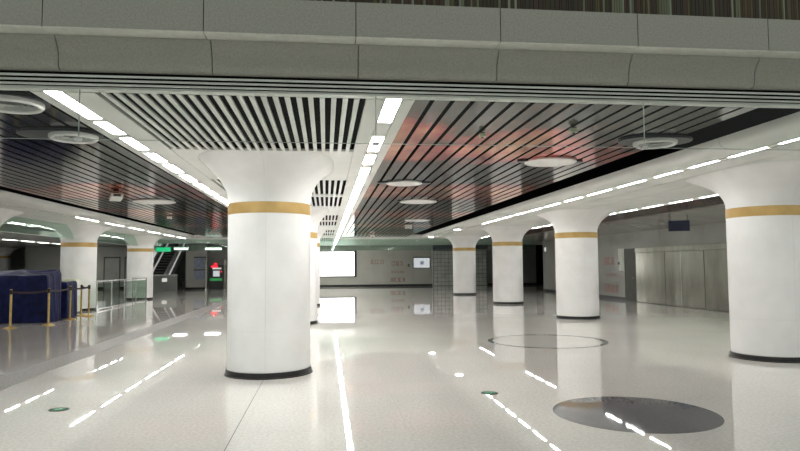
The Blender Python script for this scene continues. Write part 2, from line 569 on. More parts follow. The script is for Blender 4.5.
planks(0.85, 4.55, 5.86, 35.8, 'dark glossy ceiling planks with red patches right of the slatted bays')
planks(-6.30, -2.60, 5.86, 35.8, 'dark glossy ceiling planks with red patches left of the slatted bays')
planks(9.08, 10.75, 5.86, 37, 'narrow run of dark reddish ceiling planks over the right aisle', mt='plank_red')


# ------------------------------------------------------------------ coved soffit bands over the side rows
def band(c, sgn, label):
    """sgn=+1: inner (hall) side is toward -X"""
    t = thing('ceiling', label, 'ceiling', (c, 0, CZ), kind='structure')
    inner = [(-2.17, 0.17), (-2.165, 0.09), (-2.13, 0.045), (-2.05, 0.018), (-1.93, 0.004), (-1.72, 0.0), (-1.72, 0.03), (-1.95, 0.17)]
    outer = [(1.40, 0.0), (1.52, 0.012), (1.58, 0.05), (1.60, 0.12), (1.40, 0.12)]
    if sgn < 0:
        inner = [(-x, z) for x, z in inner]
        outer = [(-x, z) for x, z in outer]
    y = 5.86 - 0.15
    k = 0
    while y < 37:
        a, e = max(y, 5.84), min(y + 2.43, 37.4)
        part('cove_panel', MB().prism(inner, a + 0.008, e - 0.008), 'white_ceiling', t, smooth=True)
        part('cove_panel', MB().prism(outer, a + 0.008, e - 0.008), 'white_ceiling', t, smooth=True)
        for x0, x1 in ((-1.55, -1.02), (-1.0, -0.32), (-0.30, 1.21)):
            if sgn < 0:
                x0, x1 = -x1, -x0
            part('ceiling_panel', MB().box(x0 + 0.003, x1 - 0.003, a + 0.004, e - 0.004, 0, 0.03), 'white_ceiling', t)
        y += 2.43
    for x0, x1 in ((-1.72, -1.55), (1.21, 1.40)):
        if sgn < 0:
            x0, x1 = -x1, -x0
        part('light_trough', MB().box(x0, x1, 5.95, 37.4, 0.04, 0.05), 'white_ceiling', t)
    part('backing', MB().box(-1.45, 1.45, 5.95, 37.4, 0.08, 0.09), 'white_ceiling', t)
    part('void_lining', MB().box(-2.95 if sgn > 0 else 2.2, -2.2 if sgn > 0 else 2.95, 5.95, 36, 0.42, 0.43), 'void_black', t)
    return t


band(ROW_R, 1, 'white coved soffit band over the right row of columns')
band(ROW_L, -1, 'white coved soffit band over the left row of columns')

# end soffit beyond the planks
te = thing('ceiling', 'pale flat soffit closing the planks at the far end of the hall', 'ceiling', (0, 0, CZ), kind='structure')
for x0, x1 in ((0.83, 5.35), (-7.1, -2.59)):
    part('end_cove', MB().prismx([(35.85, 0.2), (35.85, 0.09), (35.9, 0.04), (36.0, 0.012), (36.2, 0.0), (37.4, 0.0), (37.4, 0.05), (36.2, 0.2)], x0, x1),
         'white_ceiling', te)
for x0, x1 in ((-7.2, -2.59), (0.83, 9.0), (9.0, 24.0)):
    for y in (37.45, 41.4, 45.3):
        part('ceiling_panel', MB().box(x0 + 0.01, x1 - 0.01, y, y + 3.88, 0.0, 0.03), 'white_ceiling', te)
part('ceiling_panel', MB().box(-12.0, -7.2, 37.45, 43.8, 0.0, 0.03), 'white_ceiling', te)

# right aisle: sloping pale soffit down to the wall
tag(part('ceiling', MB().prism([(10.78, 3.19), (13.1, 2.95), (13.1, 3.0), (10.78, 3.24)], 5.84, 37), 'wall_pale'),
    'pale grey soffit sloping down to the right wall', 'ceiling', kind='structure')
tag(part('ceiling', MB().box(-40, -11.0, 5.95, 43.8, CZ + 0.05, CZ + 0.1).box(-40, -13.0, 43.8, 60, CZ + 0.05, CZ + 0.1), 'wall_dark'),
    'dark flat ceiling over the left aisle', 'ceiling', kind='structure')


# ------------------------------------------------------------------ tube lights, each its own fitting
def tube_mesh(L, w):
    L = round(L, 2)
    key = ('t', L, w)
    if key not in me_cache:
        me_cache[key] = (MB().box(-w / 2 - 0.008, w / 2 + 0.008, -0.012, L + 0.012, 0.022, 0.035).box(-w / 2 - 0.008, -w / 2, -0.012, L + 0.012, 0.0, 0.022)
                         .box(w / 2, w / 2 + 0.008, -0.012, L + 0.012, 0.0, 0.022).box(-w / 2, w / 2, -0.012, 0, 0, 0.022)
                         .box(-w / 2, w / 2, L, L + 0.012, 0, 0.022).mesh('housing', 'white_ceiling'),
                         MB().box(-w / 2, w / 2, 0, L, 0.004, 0.02).mesh('diffuser', 'tube_light'))
    return me_cache[key]


def strip(x, segs, w, fmt, group, z=CZ):
    for i, (a, c) in enumerate(segs):
        h, d = tube_mesh(c - a, w)
        t = thing('tube_light', fmt % ORD[min(i, len(ORD) - 1)], 'light', (x, a, z), group=group)
        put('housing', h, t)
        put('diffuser', d, t)
        if i + 1 < len(segs) and segs[i + 1][0] - c > 0.03:
            pl = MB().box(-w / 2 - 0.008, w / 2 + 0.008, c - a + 0.013, segs[i + 1][0] - a - 0.013, 0.001, 0.012)
            part('blank_plate', pl, 'white_ceiling', t)


def run(a, end, L=0.98, gap=0.16):
    out = []
    while a + L < end:
        out.append((a, a + L))
        a += L + gap
    return out


strip(0.63, [(5.86, 6.84), (7.62, 8.6), (8.9, 9.74), (10.12, 10.9)] + run(11.16, 47, 0.95, 0.2), 0.145,
      '%s tube light in the strip just right of the slatted ceiling', 'tube lights right of the slats')
strip(-2.395, [(5.86, 6.92), (7.08, 7.72), (7.94, 8.72), (9.0, 9.72), (9.96, 10.8)] + run(11.1, 36, 0.85, 0.3), 0.145,
      '%s tube light in the strip just left of the slatted ceiling', 'tube lights left of the slats')
strip(5.895, [(6.05, 6.55), (6.75, 7.66), (7.90, 8.72), (8.98, 9.76), (10.0, 10.86), (11.22, 12.34), (12.66, 13.84)] + run(14.2, 24.4, 1.05, 0.36),
      0.065, '%s tube light along the hall edge of the right soffit band', 'tube lights on the inner edge of the right band')
strip(8.83, run(6.2, 36.5, 1.05, 0.34), 0.065, '%s tube light along the aisle edge of the right soffit band',
      'tube lights on the aisle edge of the right band')
strip(ROW_L + 1.635, run(20.6, 37.3, 2.0, 0.7), 0.06, '%s tube light along the hall edge of the left soffit band',
      'tube lights on the inner edge of the left band')
strip(-10.6, run(17.0, 36.5, 1.0, 0.5), 0.06, '%s tube light along the aisle edge of the left soffit band',
      'tube lights on the aisle edge of the left band')
strip(-17.3, run(22, 49, 1.6, 0.5), 0.08, '%s tube light in the dark ceiling of the far left aisle',
      'tube lights of the far left aisle', CZ + 0.005)


def ceiling_box_light(x, y, w, label):
    t = thing('ceiling_light', label, 'light', (x, y, 2.78))
    part('housing', MB().box(-w / 2 - 0.03, w / 2 + 0.03, -0.33, 0.33, 0.06, 0.14), 'white_ceiling', t)
    part('diffuser', MB().box(-w / 2, w / 2, -0.3, 0.3, -0.05, 0.06), 'lightbox_glow', t)
    part('hanger', MB().bar((-w / 3, 0, 0.14), (-w / 3, 0, 0.37), 0.02).bar((w / 3, 0, 0.14), (w / 3, 0, 0.37), 0.02), 'dark_grey', t)


ceiling_box_light(-7.4, 43.5, 0.95, 'bright box light hanging above the ticket machine')
ceiling_box_light(-9.4, 43.2, 0.75, 'bright box light hanging by the escalator')
# two small spots by the far right row
for (x, y, l) in ((5.72, 27.6, 'small round downlight in the right cove near the far columns'),
                  (5.72, 34.6, 'small round downlight at the far end of the right cove')):
    t = thing('downlight', l, 'light', (x, y, CZ))
    part('rim', MB().lathe([(0.16, -0.005), (0.19, -0.005), (0.19, 0.03), (0.16, 0.03), (0.16, -0.005)], 24), 'disc_white', t)
    part('lens', MB().cyl(0.158, -0.003, 0.02, 24), 'tube_light', t)


# ------------------------------------------------------------------ columns
def sell(a, ax, ay, n):
    c, s = cos(a), sin(a)
    r = (abs(c / ax) ** n + abs(s / ay) ** n) ** (-1.0 / n)
    return r * c, r * s


def capital_half(a0, a1):
    s = MB()
    NA, NT = 40, 14
    for j in range(NT + 1):
        t = j / NT
        z = 2.54 + 0.605 * t
        w = t ** 2.1
        for k in range(NA + 1):
            a = a0 + (a1 - a0) * k / NA
            x1, y1 = sell(a, 0.97, 1.34, 2 + 1.6 * t)
            s.v.append((0.618 * cos(a) * (1 - w) + x1 * w, 0.618 * sin(a) * (1 - w) + y1 * w, z))
    for j in range(NT):
        for k in range(NA):
            p = j * (NA + 1) + k
            s.f.append((p, p + 1, p + NA + 2, p + NA + 1))
    # small upright lip
    base = NT * (NA + 1)
    i = len(s.v)
    for k in range(NA + 1):
        v = s.v[base + k]
        s.v.append((v[0] * 1.004, v[1] * 1.004, 3.15))
    for k in range(NA):
        s.f.append((base + k, base + k + 1, i + k + 1, i + k))
    return s


G = 0.0014
HALF = ((-pi / 2 + G, pi / 2 - G), (pi / 2 + G, 3 * pi / 2 - G))


def make_column(label):
    t = thing('column', label, 'column', group='white columns of the hall')
    part('base_ring', MB().lathe([(0.59, 0.0), (0.660, 0.0), (0.660, 0.012), (0.642, 0.02), (0.640, 0.085), (0.59, 0.085)], 64), 'black_base', t, smooth=True)
    for z0, z1 in ((0.085, 0.672), (0.6742, 2.375)):
        for a0, a1 in HALF:
            part('cladding_panel', MB().lathe([(0.60, z0), (0.62, z0), (0.62, z1), (0.60, z1)], 32, a0=a0, a1=a1), 'white_clad', t, smooth=True)
    part('core', MB().lathe([(0.59, 0.02), (0.59, 2.6)], 32), 'grille_grey', t, smooth=True)
    part('gold_band', MB().lathe([(0.60, 2.378), (0.624, 2.378), (0.624, 2.537), (0.60, 2.537)], 64), 'gold', t, smooth=True)
    for a0, a1 in HALF:
        part('capital_panel', capital_half(a0, a1), 'white_clad', t, smooth=True)
    return t


proto = make_column('big white round column with gold band, nearest in the centre of the hall')
spots = [(-0.86, 9.98, 0, None),
         (ROW_C, COLY[1], 0, 'white column mostly hidden directly behind the big centre column'),
         (ROW_C, COLY[2], 0, 'farthest white column peeking out behind the centre column'),
         (ROW_R, COLY[0], 0, 'big white round column with gold band cut by the right edge'),
         (7.49, 18.55, 0, 'white column second nearest in the right row, before the red wall lettering'),
         (7.51, 26.0, 0, 'white column third in the right row, between a larger and a smaller one'),
         (ROW_R, COLY[3], 0, 'smallest white column at the far end of the right row'),
         (-9.3, 18.05, 0, 'white column cut by the left edge above the blue tarpaulin'),
         (-9.3, 25.5, 0, 'white column behind the blue tarpaulin boxes and brass posts'),
         (-9.3, 33.6, 0, 'white column behind the end of the glass railing on the left'),
         (-24.6, 52.0, 0, 'distant thin white column at the far left edge')]
for i, (x, y, rz, l) in enumerate(spots):
    o = proto if i == 0 else copy_tree(proto)
    o.location = (x, y, 0)
    o.rotation_euler.z = -math.atan2(x, y)
    if i in (1, 2):
        o.rotation_euler.z = 0
    if abs(x) > 5:
        o.rotation_euler.z = pi / 2 * 0
    if l:
        o['label'] = l
proto.rotation_euler.z = 0

# ------------------------------------------------------------------ round fittings in the dark ceilings
def capsule_plate(L, r, z0, z1):
    s = MB()
    pts = []
    for k in range(13):
        a = -pi / 2 + pi * k / 12
        pts.append((L / 2 + r * cos(a), r * sin(a)))
    for k in range(13):
        a = pi / 2 + pi * k / 12
        pts.append((-L / 2 + r * cos(a), r * sin(a)))
    n = len(pts)
    s.v = [(x, y, z0) for x, y in pts] + [(x, y, z1) for x, y in pts]
    s.f = [tuple(range(n))[::-1], tuple(range(n, 2 * n))] + [(k, (k + 1) % n, n + (k + 1) % n, n + k) for k in range(n)]
    return s


def disc_fitting(x, y, r, label, plate=True):
    t = thing('ceiling_disc', label, 'ceiling fitting', (x, y, CZ), group='white ceiling discs')
    if plate:
        part('mounting_plate', capsule_plate(0.84, 0.10, 0.03, 0.048), 'plate_dark', t)
    part('disc', MB().lathe([(0.0001, 0.006), (r - 0.06, 0.008), (r - 0.02, 0.014), (r, 0.024), (r - 0.01, 0.048), (0.0001, 0.048)], 48), 'disc_white', t, smooth=True)


def diffuser(x, y, r, label):
    t = thing('air_diffuser', label, 'air diffuser', (x, y, CZ), group='round air diffusers')
    part('mounting_plate', capsule_plate(0.34, r + 0.03, 0.022, 0.048), 'plate_dark', t, (-0.15 if x < 0 else 0.0, 0, 0))
    part('rim', MB().lathe([(r, 0.022), (r, -0.01), (r - 0.02, -0.03), (r - 0.045, -0.02), (r - 0.05, 0.022)], 48), 'disc_white', t, smooth=True)
    k = 0
    q = r - 0.06
    while q > 0.05:
        part('ring_vane', MB().lathe([(q, -0.012), (q - 0.03, 0.018)], 40), 'grille_grey', t, smooth=True)
        q -= 0.05
        k += 1
    part('hub', MB().cyl(0.04, -0.012, 0.02, 20), 'grille_grey', t)


disc_fitting(3.45, 9.5, 0.40, 'large flat white ceiling disc in the middle of the right planks')
disc_fitting(1.50, 12.2, 0.35, 'nearer of two white ceiling discs beside the light strip right of centre')
disc_fitting(2.28, 15.7, 0.46, 'farther of two white ceiling discs beside the light strip right of centre')
disc_fitting(3.2, 22.2, 0.46, 'faint far white ceiling disc over the right planks', False)
disc_fitting(-4.13, 16.0, 0.50, 'flat white ceiling disc in the left planks beside the centre column')
diffuser(4.22, 7.75, 0.27, 'round ringed air diffuser in the right planks near the bulkhead')
diffuser(-2.98, 6.38, 0.29, 'round ringed air diffuser cut by the left edge under the bulkhead')
diffuser(-2.99, 7.95, 0.27, 'round ringed air diffuser beside the left light strip')


def pod(x, y, w, name, label, mt, L=None, rz=0.0):
    t = thing(name, label, 'ceiling device', (x, y, CZ + 0.04), rz)
    L = L or w
    part('base_plate', MB().cyl(w * 0.42, -0.012, 0.0, 20), 'dark_grey', t)
    part('body', MB().box(-w / 2, w / 2, -L / 2, L / 2, -0.012 - w * 0.6, -0.012), mt, t, bevel=w * 0.12)
    part('lens', MB().lathe([(0.0001, -0.012 - w * 0.75), (w * 0.18, -0.012 - w * 0.7), (w * 0.25, -0.012 - w * 0.58)], 16), 'dark_grey', t, smooth=True)


pod(1.87, 7.45, 0.075, 'smoke_detector', 'small pale smoke detector on the reddish planks, nearer the light strip', 'cream_metal')
pod(2.86, 7.08, 0.085, 'smoke_detector', 'small pale smoke detector on the reddish planks, farther to the right', 'cream_metal')
pod(3.18, 24.6, 0.26, 'ceiling_camera', 'small white camera box below the far right planks', 'disc_white')
pod(2.35, 32.5, 0.22, 'ceiling_camera', 'small white camera at the far end of the right planks', 'disc_white')
pod(-4.85, 20.6, 0.13, 'ceiling_camera', 'small dome device on the left planks beside the centre column', 'disc_white')
t = thing('projector_box', 'long pale device hung askew under the reddish left planks', 'ceiling device', (-4.42, 14.1, CZ + 0.04), 0.35)
part('bracket', MB().box(-0.05, 0.05, -0.06, 0.06, -0.06, 0.0), 'dark_grey', t)
part('body', MB().box(-0.12, 0.12, -0.45, 0.45, -0.15, -0.06), 'disc_white', t, bevel=0.02)
part('lens', MB().box(-0.07, 0.07, -0.47, -0.445, -0.13, -0.08), 'dark_grey', t)

# ------------------------------------------------------------------ other smoke curtains (green tinted)
def curtain_y(x, y0, y1, z0, z1, n, label):
    t = thing('smoke_curtain', label, 'glass screen', (x, y0, z0))
    d = (y1 - y0) / n
    for k in range(n):
        part('glass_pane', MB().box(-0.006, 0.006, k * d + 0.006, (k + 1) * d - 0.006, 0, z1 - z0), 'glass_green', t)
    part('bottom_rail', MB().box(-0.012, 0.012, 0, y1 - y0, -0.012, 0.004), 'glass_edge', t)


curtain_y(ROW_L + 0.02, 19.2, 24.85, 2.66, 3.15, 3, 'green tinted glass curtain between the two nearest left columns')
curtain_y(ROW_L + 0.02, 26.7, 32.95, 2.66, 3.15, 3, 'green tinted glass curtain above the glass railing on the left')
t = thing('smoke_curtain', 'green tinted glass curtain spanning the far end of the hall', 'glass screen', (0, 37.42, 2.5))
for k in range(9):
    part('glass_pane', MB().box(-10 + k * 2.5 + 0.006, -7.5 + k * 2.5 - 0.006, -0.006, 0.006, 0, 0.65), 'glass_green', t)
part('bottom_rail', MB().box(-10, 12.5, -0.01, 0.01, -0.01, 0.003), 'glass_edge', t)

# ------------------------------------------------------------------ walls
WR = 13.1


def glyph(rnd, w, h, st=0.14):
    """one brush-block character as bars in the (u, v) plane"""
    bars = []
    nh = rnd.choice((2, 3))
    for k in range(nh):
        v = 0.08 + 0.84 * k / (nh - 1)
        a = rnd.choice((0.0, 0.05, 0.15))
        bars.append((a, v - st / 2, 1 - a, v + st / 2))
    for k in range(rnd.choice((2, 3))):
        u = rnd.choice((0.08, 0.3, 0.5, 0.7, 0.92))
        a = rnd.choice((0.0, 0.1))
        bars.append((u - st / 2, a, u + st / 2, 1 - a * rnd.choice((0, 2))))
    return [(a * w, b_ * h, c * w, d * h) for a, b_, c, d in bars]


def lettering(n, w, h, gap, axis, origin, label, mt='red_paint'):
    rnd = random.Random(hash(label) % 1000 if False else len(label) + n)
    t = thing('wall_lettering', label, 'lettering', origin)
    total = n * w + (n - 1) * gap
    for k in range(n):
        s = MB()
        for (a, b_, c, d) in glyph(rnd, w, h):
            u0, u1 = -total / 2 + k * (w + gap) + a, -total / 2 + k * (w + gap) + c
            if axis == 'x':
                s.box(u0, u1, -0.004, 0.0, b_, d)
            else:
                s.box(-0.004, 0.0, -u1, -u0, b_, d)
        part('character', s, mt, t)
    return t


# right wall
tr = thing('wall_right', 'pale grey glossy wall along the right aisle', 'wall', (WR, 0, 0), kind='structure')
yy = 5.95
while yy < 37.2:
    e = min(yy + 1.5, 37.2)
    for z0, z1 in ((0.0, 1.48), (1.485, 2.96)):
        part('wall_panel', MB().box(0, 0.08, yy + 0.003, e - 0.003, z0, z1), 'wall_pale', tr)
    yy += 1.5
part('backing', MB().box(0.08, 0.3, 5.95, 37.2, 0, 3.3), 'wall_pale', tr)
tag(part('baseboard_right', MB().box(WR - 0.015, WR, 25.9, 37.2, 0, 0.13), 'black_base'), 'black skirting along the right wall', 'skirting', kind='structure')
td = thing('door_1', 'narrow dark door beside the steel panels', 'door', (WR, 25.9, 0), kind='structure')
part('door_leaf', MB().box(-0.03, 0, 0.05, 0.98, 0, 2.2), 'door_dark', td)
part('door_frame', MB().box(-0.04, 0, 0, 0.05, 0, 2.26).box(-0.04, 0, 0.98, 1.03, 0, 2.26).box(-0.04, 0, 0.05, 0.98, 2.2, 2.26), 'door_dark', td)
part('handle', MB().bar((-0.06, 0.14, 1.0), (-0.06, 0.26, 1.0), 0.02).bar((-0.06, 0.14, 1.0), (-0.02, 0.14, 1.0), 0.02), 'chrome', td)
tst = thing('steel_cladding', 'wide brushed stainless steel panels on the right wall', 'wall panels', (WR - 0.004, 0, 0))
ys = [25.85, 24.6, 23.5, 22.35, 20.9, 19.2, 17.9]
for k in range(len(ys) - 1):
    part('steel_panel', MB().box(-0.055 - 0.012 * (k % 2), 0, ys[k + 1] + 0.006, ys[k] - 0.006, 0.02, 2.06), 'steel', tst, bevel=0.006)
part('header', MB().box(-0.08, 0, 17.9, 25.85, 2.07, 2.27), 'steel', tst, bevel=0.006)
for y in (22.35, 19.2):
    part('joint_strip', MB().box(-0.075, 0, y - 0.02, y + 0.02, 0.02, 2.06), 'chrome', tst)
t = thing('notice_sheet', 'pale hanging notice on the right wall beside the dark door', 'notice', (WR, 27.0, 1.29))
part('sheet', MB().box(-0.012, 0, 0, 0.52, 0, 0.98), 'paper', t)
part('frame', MB().box(-0.018, 0, -0.02, 0.0, -0.02, 1.0).box(-0.018, 0, 0.52, 0.54, -0.02, 1.0).box(-0.018, 0, -0.02, 0.54, 0.98, 1.0), 'cream_metal', t)
part('latch', MB().box(-0.05, -0.018, 0.45, 0.56, 0.28, 0.40), 'dark_grey', t)
lettering(3, 0.36, 0.34, 0.06, 'y', (WR, 28.5, 1.57), 'upper row of red characters on the right wall')
lettering(5, 0.24, 0.2, 0.06, 'y', (WR, 28.4, 1.0), 'small middle row of red characters on the right wall', 'pale_red_paint')
lettering(4, 0.34, 0.34, 0.05, 'y', (WR, 28.4, 0.30), 'lowest row of red characters on the right wall')
t = thing('hanging_sign', 'dark navy sign box hanging over the right aisle', 'sign', (11.05, 19.0, 2.62), -0.42)
part('panel', MB().box(-0.31, 0.31, -0.06, 0.06, 0, 0.33), 'navy', t, bevel=0.01)
part('hanger', MB().bar((-0.25, 0, 0.33), (-0.25, 0, 0.56), 0.02), 'dark_grey', t)
part('hanger', MB().bar((0.25, 0, 0.33), (0.25, 0, 0.56), 0.02), 'dark_grey', t)

# pilaster ending the right wall
t = thing('pilaster', 'pale narrow pilaster at the far end of the right wall', 'pilaster', (13.4, 37.3, 0))
part('shaft', MB().box(-0.3, 0.45, -0.05, 0.4, 0.13, 3.15), 'wall_pale', t)
part('skirting', MB().box(-0.315, 0.465, -0.065, 0.415, 0, 0.13), 'black_base', t)
t = thing('wall_lamp', 'small warm lamp on the pilaster beside the second right column', 'lamp', (13.1, 37.18, 2.35))
part('back_plate', MB().box(-0.1, 0.14, 0.05, 0.07, 0.0, 0.3), 'dark_grey', t)
part('glow', MB().box(-0.07, 0.11, -0.04, 0.05, 0.03, 0.27), 'sign_lit', t)

# far wall
tf = thing('wall_far', 'grey panelled wall at the far end of the hall', 'wall', (0, END, 0), kind='structure')
for k in range(10):
    x0 = -7.0 + k * 1.52
    for z0, z1 in ((0.0, 1.5), (1.506, 3.2)):
        part('wall_panel', MB().box(x0 + 0.004, x0 + 1.516, 0, 0.06, z0, z1), 'wall_grey', tf)
part('backing', MB().box(-7.0, 8.2, 0.06, 0.3, 0, 3.3), 'wall_grey', tf)
tag(part('baseboard_far', MB().box(-7.0, 8.2, END - 0.02, END, 0, 0.16), 'black_base'), 'black skirting along the far wall', 'skirting', kind='structure')
t = thing('light_box', 'bright white advertising light box in black frame on the far wall', 'light box', (0.3, END, 0.75))
part('face', MB().box(-1.85, 1.85, -0.10, -0.02, 0.08, 1.92), 'lightbox_glow', t)
part('frame', MB().box(-2.02, -1.85, -0.14, 0, 0, 2.03).box(1.85, 2.02, -0.14, 0, 0, 2.03).box(-1.85, 1.85, -0.14, 0, 0, 0.08).box(-1.85, 1.85, -0.14, 0, 1.92, 2.03),
     'black_base', t)
lettering(3, 0.32, 0.34, 0.04, 'x', (3.9, END, 1.72), 'row of pale red characters right of the light box', 'pale_red_paint')
lettering(3, 0.24, 0.32, 0.06, 'x', (5.45, END, 1.6), 'upper row of red characters on the far wall')
lettering(5, 0.17, 0.17, 0.04, 'x', (5.5, END, 1.02), 'small middle row of dark red characters on the far wall')
lettering(4, 0.26, 0.3, 0.05, 'x', (5.5, END, 0.36), 'lowest row of red characters on the far wall')
t = thing('wall_screen', 'small pale blue screen with dark top edge on the far wall', 'screen', (7.36, END, 1.39))
part('face', MB().box(-0.62, 0.62, -0.08, -0.02, 0.03, 0.78), 'screen_glow', t)
part('frame', MB().box(-0.66, 0.66, -0.085, 0, 0.78, 0.86).box(-0.66, -0.62, -0.085, 0, 0, 0.78).box(0.62, 0.66, -0.085, 0, 0, 0.78).box(-0.62, 0.62, -0.085, 0, 0, 0.03), 'dark_grey', t)
part('image_mark', MB().lathe([(0.0001, -0.083), (0.16, -0.083), (0.16, -0.078)], 20), 'paper_blue', t)
t.children[-1].rotation_euler = (0, 0, 0)
bpy.data.objects.remove(t.children[-1])
part('image_mark', MB().bar((-0.1, -0.083, 0.40), (0.16, -0.083, 0.40), 0.006, 0.22).bar((-0.02, -0.085, 0.28), (0.1, -0.085, 0.52), 0.006, 0.08), 'paper_blue', t)
t = thing('wall_switch', 'small dark switch box left of the wall screen', 'switch', (6.35, END, 1.5))
part('box', MB().box(-0.07, 0.07, -0.05, 0, 0, 0.2), 'dark_grey', t, bevel=0.01)
part('button', MB().box(-0.03, 0.03, -0.065, -0.05, 0.07, 0.13), 'grille_grey', t)

# glass block wall further right
tb = thing('wall_glass_block', 'grid of grey glass blocks at the far end behind the right columns', 'wall', (8.25, END, 0), kind='structure')
part('mortar', MB().box(0, 4.3, 0.03, 0.25, 0, 2.75), 'wall_dark', tb)
bm_ = MB().box(0.012, 0.288, 0, 0.06, 0.012, 0.288).mesh('glass_block', 'glass_block', bevel=0.02)
for i in range(14):
    for j in range(9):
        put('glass_block', bm_, tb, (0.05 + i * 0.3, 0, 0.02 + j * 0.3))
tag(part('trim_4', MB().box(8.25, 12.6, END - 0.1, END + 0.25, 2.75, 3.2), 'navy'), 'dark navy header above the glass block wall', 'header', kind='structure')

td2 = thing('wall_far_right', 'dark grey wall deep behind the right columns', 'wall', (12.6, END + 0.2, 0), kind='structure')
part('wall_panel', MB().box(0, 4.0, 0, 0.2, 0, 3.2), 'wall_dark', td2)
part('wall_panel', MB().box(5.0, 11.4, 0, 0.2, 0, 3.2), 'wall_dark', td2)
part('recess', MB().box(4.0, 5.0, 0.5, 0.6, 0, 3.2), 'void_black', td2)
tag(part('baseboard_far_right', MB().box(12.6, 16.6, END + 0.18, END + 0.2, 0, 0.15), 'black_base'), 'black skirting of the dark wall behind the right columns', 'skirting', kind='structure')
tag(part('wall_aisle_end', MB().box(23.6, 23.8, 37.2, 49.4, 0, 3.3), 'wall_dark'),
    'dark side wall closing the far right passage', 'wall', kind='structure')
tag(part('wall_passage', MB().box(13.9, 23.5, 37.7, 37.9, 0, 3.14), 'wall_dark'),
    'dark wall turning off behind the pilaster', 'wall', kind='structure')

# ------------------------------------------------------------------ left end: notice wall, machine, escalator
tn = thing('wall_notice', 'short pale wall carrying two blue notices', 'wall', (0, 47.0, 0), kind='structure')
part('wall_panel', MB().box(-9.9, -8.45, 0, 0.2, 0.0, 3.2), 'wall_grey', tn)
part('skirting', MB().box(-9.9, -8.45, -0.02, 0, 0, 0.15), 'black_base', tn)
for z0, z1, l in ((1.48, 2.30, 'upper blue notice board on the short wall left of the ticket machine'),
                  (0.70, 1.40, 'lower blue notice board on the short wall left of the ticket machine')):
    t = thing('notice_board', l, 'notice', (-8.92, 47.0, z0))
    part('sheet', MB().box(-0.40, 0.40, -0.03, 0, 0, z1 - z0 - 0.05), 'paper_blue', t)
    part('frame', MB().box(-0.42, 0.42, -0.04, 0, z1 - z0 - 0.05, z1 - z0 + 0.02), 'dark_grey', t)
t = thing('ticket_machine', 'black ticket machine with red light and glowing screen', 'ticket machine', (-7.66, 46.2, 0))
part('body', MB().box(-0.45, 0.45, 0, 0.7, 0, 1.72), 'dark_grey', t, bevel=0.02)
part('beacon', MB().lathe([(0.0001, 1.88), (0.08, 1.86), (0.12, 1.80), (0.12, 1.72)], 16, -0.1, 0.25), 'red_led', t, smooth=True)
part('red_panel', MB().box(-0.36, 0.12, -0.02, 0, 1.55, 1.68), 'red_led', t)
part('header', MB().box(-0.25, 0.35, -0.025, 0, 1.43, 1.53), 'sign_lit', t)
part('screen', MB().box(-0.2, 0.24, -0.02, 0, 0.92, 1.32), 'screen_glow', t)
part('green_strip', MB().box(-0.42, 0.42, -0.02, 0, 0.62, 0.80), 'dim_green', t)
part('button', MB().box(0.32, 0.40, -0.03, 0, 1.2, 1.3), 'red_led', t)
for x, l in ((-8.27, 'left'), (-7.0, 'right')):
    t = thing('gate_post', 'slim steel gate post on the %s of the ticket machine' % l, 'post', (x, 45.9, 0))
    part('shaft', MB().box(-0.06, 0.06, -0.06, 0.06, 0.04, 2.1), 'steel', t)
    part('foot', MB().box(-0.1, 0.1, -0.1, 0.1, 0, 0.04), 'chrome', t)
tag(part('wall_machine_back', MB().box(-8.45, -6.9, 47.4, 47.6, 0, 3.2), 'wall_dark'), 'dark wall behind the ticket machine', 'wall', kind='structure')

t = thing('escalator', 'escalator rising away at the far left with bright rails', 'escalator', (-11.6, 44.9, 0))
ang = rad(27)
dy, dz = cos(ang), sin(ang)
Ln = 9.0
part('truss', MB().prismx([(0.0, 0.0), (1.0, 0.0), (1.0 + Ln * dy, Ln * dz - 0.2), (1.0 + Ln * dy, Ln * dz + 0.25), (0.6, 0.25), (0.0, 0.2)], -0.65, 0.65), 'dark_grey', t)
for x in (-0.62, 0.62):
    bl = part('balustrade', MB().prismx([(0.1, 0.25), (0.5, 0.25), (0.6 + Ln * dy, Ln * dz + 0.3), (0.6 + Ln * dy, Ln * dz + 0.95), (0.3, 0.95), (0.1, 0.8)], x - 0.02, x + 0.02), 'wall_dark', t)
    part('handrail', MB().bar((x, 0.0, 0.9), (x, 0.4, 1.0), 0.08).bar((x, 0.4, 1.0), (x, 0.6 + Ln * dy, Ln * dz + 1.02), 0.09, 0.07), 'disc_white', bl)
    part('deck', MB().bar((x, 0.4, 0.33), (x, 0.6 + Ln * dy, Ln * dz + 0.38), 0.18, 0.05), 'disc_white', bl)
    part('added_glow_strip', MB().bar((x + 0.03, 0.4, 0.40), (x + 0.03, 0.6 + Ln * dy, Ln * dz + 0.45), 0.05, 0.05), 'sign_lit', bl)  # added glow to brighten the rails, which no lamp here reaches
for k in range(14):
    part('step', MB().box(-0.55, 0.55, 0.6 + k * 0.4, 1.0 + k * 0.4, 0.15 + k * 0.204, 0.25 + k * 0.204), 'grille_grey', t)
t = thing('parapet', 'low grey parapet with a small lit sign before the escalator', 'parapet', (-10.65, 44.4, 0))
part('body', MB().box(-0.85, 0.75, 0, 0.12, 0, 1.05), 'wall_dark', t)
part('coping', MB().box(-0.87, 0.77, -0.03, 0.15, 1.05, 1.1), 'chrome', t)
part('lit_sign', MB().box(-0.22, 0.10, -0.02, 0, 0.62, 0.86), 'sign_lit', t)
t = thing('floor_stand', 'small dark upright stand beside the short notice wall', 'stand', (-9.75, 45.4, 0))
part('foot', MB().cyl(0.2, 0, 0.04, 20), 'dark_grey', t)
part('body', MB().lathe([(0.05, 0.04), (0.1, 0.2), (0.17, 0.32), (0.17, 0.6), (0.06, 0.72), (0.05, 0.82), (0.09, 0.9), (0.0001, 0.95)], 16), 'black_base', t, smooth=True)
